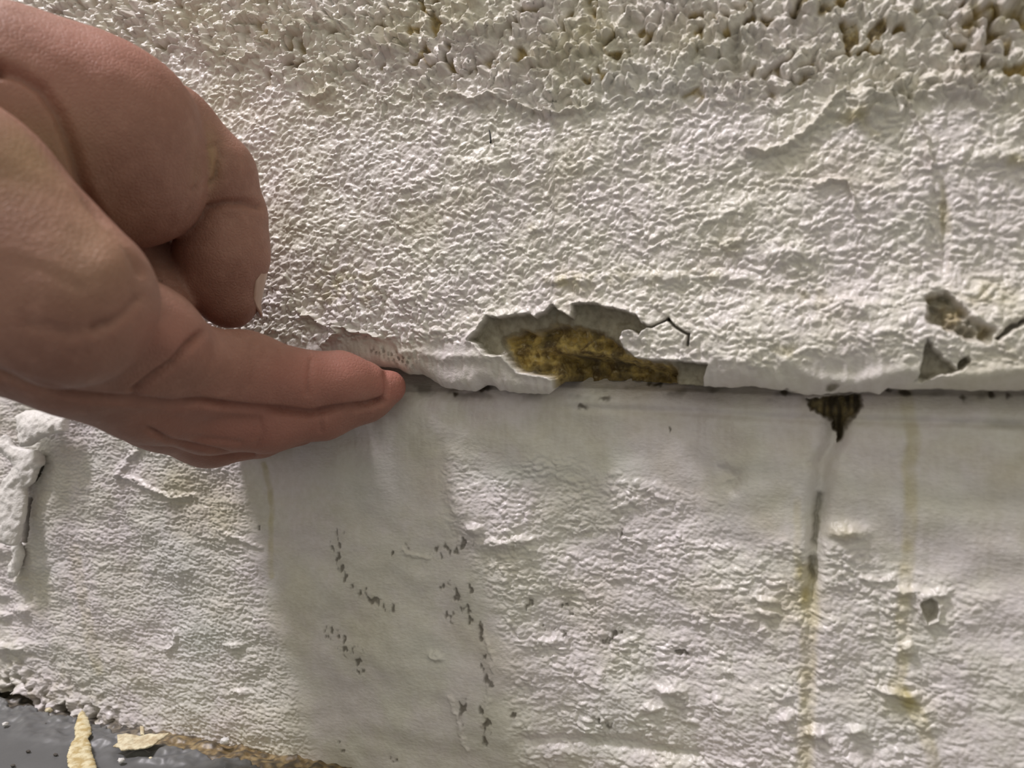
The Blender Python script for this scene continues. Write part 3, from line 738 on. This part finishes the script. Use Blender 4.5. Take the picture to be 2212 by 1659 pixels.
    base = mixc(nt, ramp(nt, noise(nt, 90, 5, .6), .3, .7), (0.30, 0.155, 0.117), (0.355, 0.19, 0.145))
    base = mixc(nt, ramp(nt, noise(nt, 420, 4, .6), .45, .8), base, (0.39, 0.215, 0.165))
    base = mixc(nt, attr(nt, 'yellow'), base, (0.37, 0.245, 0.135))
    base = mixc(nt, attr(nt, 'red'), base, (0.42, 0.18, 0.145))
    nt.links.new(base, b.inputs['Base Color'])
    b.inputs['Roughness'].default_value = 0.52; b.inputs['Specular IOR Level'].default_value = 0.38
    b.inputs['Subsurface Weight'].default_value = 0.25; b.inputs['Subsurface Radius'].default_value = (1.0, .32, .18); b.inputs['Subsurface Scale'].default_value = .0022
    tc = N(nt, 'ShaderNodeTexCoord'); vo = N(nt, 'ShaderNodeTexVoronoi', feature='DISTANCE_TO_EDGE'); vo.inputs['Scale'].default_value = 1100
    nt.links.new(tc.outputs['Object'], vo.inputs['Vector'])
    ad = N(nt, 'ShaderNodeMath', operation='ADD'); nt.links.new(ramp(nt, vo.outputs[0], 0, .25), ad.inputs[0]); nt.links.new(noise(nt, 700, 4), ad.inputs[1])
    bump(nt, b, ad.outputs[0], .00009, .6)
    hand = new_obj('human_hand', to_world(v), q, m, attrs=dict(yellow=yellow, red=red))
    tag(hand, 'left hand reaching in, thumb bent down, fingertips pushed under the plaster lip', 'hand')
    hand.data.materials[0].use_nodes = True

    mn, nn, bn = mat_new('fingernail')
    nn.links.new(mixc(nn, ramp(nn, noise(nn, 200, 2), .3, .7), (0.50, 0.33, 0.26), (0.58, 0.42, 0.34)), bn.inputs['Base Color'])
    bn.inputs['Roughness'].default_value = .3
    def nail(a, b, out, ra, rb, half, t0, t1, name='fingernail'):
        a = H(*a); b = H(*b); ax_ = b - a; L = np.linalg.norm(ax_); ax_ /= L
        o = np.array(out, float); o -= ax_ * (o @ ax_); o /= np.linalg.norm(o); s = np.cross(ax_, o)
        vs = []; nu, nv = 25, 21
        for lay in (0.0, -.0006):
            for j in range(nv):
                f = j / (nv - 1)
                for i in range(nu):
                    u = -1 + 2 * i / (nu - 1)
                    # rounded free edge and cuticle
                    cut = .30 * u * u
                    tt = t0 + (t1 - t0) * f
                    tt = tt + (cut if f < .5 else -cut) * abs(f - .5) * 2 * (t1 - t0) * 1.2
                    r = ra + (rb - ra) * min(max(tt, 0), 1.15)
                    ang = u * half
                    rr = r * (1 - .03 * (1 - math.cos(ang))) + lay
                    vs.append(a + ax_ * L * tt + o * math.cos(ang) * rr + s * math.sin(ang) * rr)
        g = grid_faces(nv, nu); n0 = nu * nv
        f = [tuple(x) for x in g] + [tuple((x + n0)[::-1]) for x in g]
        rim = [i for i in range(nu)] + [j * nu + nu - 1 for j in range(1, nv)] + [(nv - 1) * nu + i for i in range(nu - 2, -1, -1)] + [j * nu for j in range(nv - 2, 0, -1)]
        for k in range(len(rim)):
            p, r_ = rim[k], rim[(k + 1) % len(rim)]
            f.append((r_, p, p + n0, r_ + n0))
        ob = new_obj(name, to_world(np.array(vs)), f, mn, parent=hand)
        return ob
    nail((482, 545, .1755), (497, 648, .178), (1, .05, .60), .0113, .0075, .95, .16, 1.45)
    nail((640, 826, .168), (795, 829, .1767), (.1, -.35, .9), .0068, .0056, .95, .45, 1.22)
    nail((700, 880, .1755), (842, 836, .1815), (.2, -.35, .9), .0068, .0046, .95, .45, 1.22)
    nail((560, 920, .1875), (720, 880, .1905), (.2, -.35, .9), .0070, .0054, .95, .55, 1.2)
    nail((560, 915, .1970), (650, 885, .1955), (.2, -.35, .9), .0062, .0052, .95, .4, 1.3)
    return hand
build_hand()

# ------------------------------------------------------------------ loose and hanging bits
def sheet(name, outline, place, thick, mat, parent=None, n=46, relief=.0, seed=1, curl=0.0):
    """a broken flake: outline in its own flat coordinates (m), both faces rough, real thickness"""
    o = np.asarray(outline, float); lo = o.min(0) - 1e-4; hi = o.max(0) + 1e-4
    step = max(hi - lo) / n
    xs = np.arange(lo[0], hi[0] + step, step); ys = np.arange(lo[1], hi[1] + step, step)
    gx, gy = np.meshgrid(xs, ys)
    ins = np.zeros(gx.shape, bool); m = len(o); dist = np.full(gx.shape, 9.0); nx_ = gx.copy(); ny_ = gy.copy()
    for i in range(m):
        x0, y0 = o[i]; x1, y1 = o[(i + 1) % m]
        if y0 != y1: ins ^= ((y0 > gy) != (y1 > gy)) & (gx < (x1 - x0) * (gy - y0) / (y1 - y0) + x0)
        dx, dy = x1 - x0, y1 - y0; t = np.clip(((gx - x0) * dx + (gy - y0) * dy) / (dx * dx + dy * dy), 0, 1)
        qx = x0 + t * dx; qy = y0 + t * dy; d = np.hypot(gx - qx, gy - qy); b = d < dist
        dist = np.where(b, d, dist); nx_ = np.where(b, qx, nx_); ny_ = np.where(b, qy, ny_)
    keep = ins | (dist < step * .75)
    X = np.where(ins, gx, nx_); Y = np.where(ins, gy, ny_)
    e = np.where(ins, np.clip(dist / (thick * 1.2), 0, 1), 0)
    cen = .5 * (lo + hi); ext = (hi - lo).max()
    bend = curl * (((X - cen[0]) / ext) ** 2 + .6 * ((Y - cen[1]) / ext) ** 2 * 1)
    r1 = relief * (perlin(X / .0022, Y / .0022, seed) + .5 * perlin(X / .0009, Y / .0009, seed + 1))
    top = bend + thick * (.25 + .75 * np.sqrt(e)) * .5 + r1; bot = bend - thick * (.25 + .75 * np.sqrt(e)) * .5 + r1 * .8
    idx = np.full(gx.shape, -1); idx[keep] = np.arange(keep.sum()); K = keep.sum()
    vs = np.concatenate([np.stack([X[keep], Y[keep], top[keep]], 1), np.stack([X[keep], Y[keep], bot[keep]], 1)])
    fs = []; edges = {}
    H_, W2 = gx.shape
    for j in range(H_ - 1):
        for i in range(W2 - 1):
            q = [idx[j, i], idx[j, i + 1], idx[j + 1, i + 1], idx[j + 1, i]]
            if min(q) < 0: continue
            fs.append(tuple(int(a) for a in q)); fs.append(tuple(int(a) + int(K) for a in q[::-1]))
            for a, b in zip(q, q[1:] + q[:1]): edges[(int(a), int(b))] = 1
    for (a, b) in edges:
        if (b, a) not in edges: fs.append((b, a, a + int(K), b + int(K)))
    used = sorted({i for f in fs for i in f}); mp = {u: k for k, u in enumerate(used)}
    return new_obj(name, place(vs[used]), [tuple(mp[i] for i in f) for f in fs], mat, parent=parent)

def floor_pt(px, py):
    t = CAMH * F / (np.asarray(py, float) - CY); sx = (np.asarray(px, float) - CX) / F
    return t * (-SN + sx * CS), -D + t * (CS + sx * SN)

flake_top = plain('yellow_flake', (0.50, 0.38, 0.17), (0.78, 0.71, 0.48), 420, .7, .0003, 900)
flake_pale = plain('pale_flake', (0.52, 0.42, 0.26), (0.78, 0.72, 0.52), 420, .7, .0003, 900)
crust_mat = plain('white_crust', (0.80, 0.78, 0.75), (0.84, 0.82, 0.80), 200, .45, .0004, 900)
white_mat = plain('white_crumb', (0.72, 0.71, 0.70), (0.80, 0.79, 0.78), 300, .5, .0003, 1200)
dark_mat = plain('dark_grit', (0.05, 0.045, 0.04), (0.12, 0.10, 0.08), 900, .7, .0001, 1800)

def flat_flake(name, pts, height, tilt, mat, **kw):
    w = np.array([floor_pt(x, y) for x, y in pts]); c = w.mean(0)
    def place(v):
        p = np.empty_like(v); p[:, 0] = v[:, 0] + c[0]; p[:, 1] = v[:, 1] + c[1]; p[:, 2] = v[:, 2] + height + tilt[0] * v[:, 0] + tilt[1] * v[:, 1]
        return p
    return sheet(name, w - c, place, .0009, mat, **kw)

f1_ = flat_flake('plaster_flake', [(178, 1560), (190, 1572), (197, 1592), (198, 1604), (190, 1614), (197, 1626), (199, 1645), (206, 1662), (212, 1690), (170, 1700), (146, 1672), (144, 1648), (152, 1626), (162, 1612), (160, 1592), (168, 1570)],
                 .0022, (0, .05), flake_top, relief=.0003, curl=.002, seed=401)
tag(f1_, 'yellow plaster flake standing lengthwise on the grey floor, waisted in its middle', 'plaster flake', 'flakes on the floor')
f2_ = flat_flake('plaster_flake', [(244, 1633), (254, 1626), (253, 1614), (275, 1609), (300, 1612), (322, 1608), (345, 1612), (366, 1612), (350, 1622), (335, 1632), (318, 1640), (290, 1639), (262, 1641), (256, 1634)],
                 .0025, (0, .06), flake_pale, relief=.0003, curl=.003, seed=403)
tag(f2_, 'long pale cream plaster flake lying crosswise on the grey floor near the brown joint', 'plaster flake', 'flakes on the floor')
f3_ = flat_flake('plaster_flake', [(302, 1592), (311, 1594), (312, 1610), (303, 1610)], .0030, (0, .05), flake_pale, relief=.0001, seed=405, n=14)
tag(f3_, 'tiny upright cream flake just behind the long pale flake', 'plaster flake', 'flakes on the floor')

def crumb(name, x, y, z, r, mat, seed, sq=(1, 1, 1)):
    import bmesh
    bm = bmesh.new(); bmesh.ops.create_icosphere(bm, subdivisions=3, radius=1.0)
    v = np.array([p.co[:] for p in bm.verts]); f = [tuple(q.index for q in g.verts) for g in bm.faces]; bm.free()
    rr = 1 + .32 * perlin(v[:, 0] * 1.4 + seed, v[:, 1] * 1.4 + v[:, 2], seed) + .12 * perlin(v[:, 0] * 4 + seed, v[:, 2] * 4 + v[:, 1], seed + 1)
    v = v * rr[:, None] * r * np.array(sq)
    return new_obj(name, v + np.array([x, y, z]), f, mat)

for k, (cx_, cy_, rr, lab, m_) in enumerate([
        (262, 1652, .00075, 'white crumb on the floor just below the long pale flake', white_mat),
        (12, 1572, .0007, 'white crumb on the floor at the left edge of the picture', white_mat),
        (105, 1543, .0009, 'cream crumb on the floor beside the foot of the wall', flake_pale),
        (326, 1646, .0005, 'pinkish crumb on the floor under the right end of the long pale flake', flake_pale),
        (486, 1612, .0011, 'white crumb lying on the brown joint at the foot of the wall', white_mat)]):
    x, y = floor_pt(cx_, cy_); o_ = crumb('plaster_crumb', x, min(y, .004), rr * .75 + .0006, rr, m_, 420 + k, (1.3, 1, .8))
    tag(o_, lab, 'crumb', 'crumbs on the floor')
for k, (cx_, cy_, lab) in enumerate([
        (61, 1626, 'dark speck of grit on the floor left of the yellow flake'),
        (120, 1633, 'dark speck of grit on the floor touching the left side of the yellow flake'),
        (55, 1565, 'dark speck of grit on the floor near the foot of the wall'),
        (97, 1567, 'faint dark grit on the floor between the cream crumb and the yellow flake'),
        (28, 1657, 'dark speck of grit at the bottom left of the floor')]):
    x, y = floor_pt(cx_, cy_); o_ = crumb('grit', x, y, .0004, .0005, dark_mat, 440 + k, (1.5, .8, .6))
    tag(o_, lab, 'grit', 'grit on the floor')

def wall_flake(name, pts, y0, mat, thick=.0012, out=0.0, lean=(0, 0), **kw):
    w = np.array([(float(x_of(a, y0)), float(z_of(a, b, y0))) for a, b in pts]); c = w.mean(0)
    def place(v):
        p = np.empty_like(v); p[:, 0] = v[:, 0] + c[0]; p[:, 2] = v[:, 1] + c[1]
        p[:, 1] = y0 - out - v[:, 2] + lean[0] * v[:, 0] + lean[1] * v[:, 1]
        return p
    return sheet(name, w - c, place, thick, mat, **kw)

# the crusty strip that has come away from the plinth at the far left
root = bpy.data.objects.new('peeling_crust', None); S.collection.objects.link(root)
root.location = (float(x_of(60, .004)), .002, float(z_of(60, 1180, .004))); bpy.context.view_layer.update()
def under(o, r):
    o.parent = r; o.matrix_parent_inverse = Matrix.Translation(-r.location)
tag(root, 'narrow white crust curling off the plinth at the far left', 'paint crust')
c1 = wall_flake('strip', [(18, 948), (30, 938), (46, 962), (66, 968), (92, 972), (104, 984), (106, 1002), (98, 1012), (92, 1040), (78, 1052), (82, 1080), (84, 1110), (80, 1150), (76, 1170), (60, 1168), (44, 1160), (38, 1140), (34, 1100), (28, 1070),
                          (40, 1030), (54, 1005), (38, 985), (20, 972)], .0035, crust_mat, thick=.0044, out=.0036, lean=(.10, .14), relief=.00045, seed=461, curl=.003, n=70)
under(c1, root)
c2 = wall_flake('lower_tail', [(40, 1165), (50, 1168), (62, 1195), (60, 1215), (52, 1240), (40, 1246), (34, 1220), (42, 1200), (36, 1180)], .0035, crust_mat, thick=.0030, out=.0018, lean=(0, .15), relief=.0004, seed=463, n=40)
under(c2, root)
c3 = wall_flake('plaster_lump', [(62, 898), (80, 885), (120, 885), (170, 900), (172, 930), (140, 938), (118, 950), (110, 960), (95, 962), (84, 940), (72, 915)], .0035, crust_mat, thick=.0060, out=.0052, lean=(0, .30), relief=.0005, seed=465, n=50, curl=-.003)
tag(c3, 'chunky white plaster knob on the plinth just below the palm, its shadow to the right', 'plaster lump')

# dark splinter stuck in the plaster
def rod(name, a, b, ra, rb, mat, n=10):
    a = np.array(a); b = np.array(b); ax_ = (b - a) / np.linalg.norm(b - a); u = np.cross(ax_, [0, 1, 0.2]); u /= np.linalg.norm(u); w = np.cross(ax_, u)
    vs = []; K = 12
    for j in range(K + 1):
        t = j / K; c = a + (b - a) * t + u * .00012 * math.sin(t * 3.1); r_ = (ra + (rb - ra) * t) * (1 if 0 < j < K else .25)
        for i in range(n):
            an = 2 * math.pi * i / n; vs.append(c + r_ * (u * math.cos(an) + .7 * w * math.sin(an)))
    f = [(j * n + i, j * n + (i + 1) % n, (j + 1) * n + (i + 1) % n, (j + 1) * n + i) for j in range(K) for i in range(n)] + [tuple(range(n))[::-1], tuple(K * n + i for i in range(n))]
    return new_obj(name, np.array(vs), f, mat)
xa, za = float(x_of(1053, -.002)), float(z_of(1053, 277, -.002)); xb, zb_ = float(x_of(1058, -.002)), float(z_of(1058, 309, -.002))
sp_ = rod('splinter', (xa, wall_y(xa, za) - .0013, za), (xb, wall_y(xb, zb_) - .0009, zb_), .00013, .00028, plain('black_splinter', (.008, .007, .006), (.02, .016, .012), 900, .5))
tag(sp_, 'thin black splinter stuck upright in the rough white plaster', 'splinter')
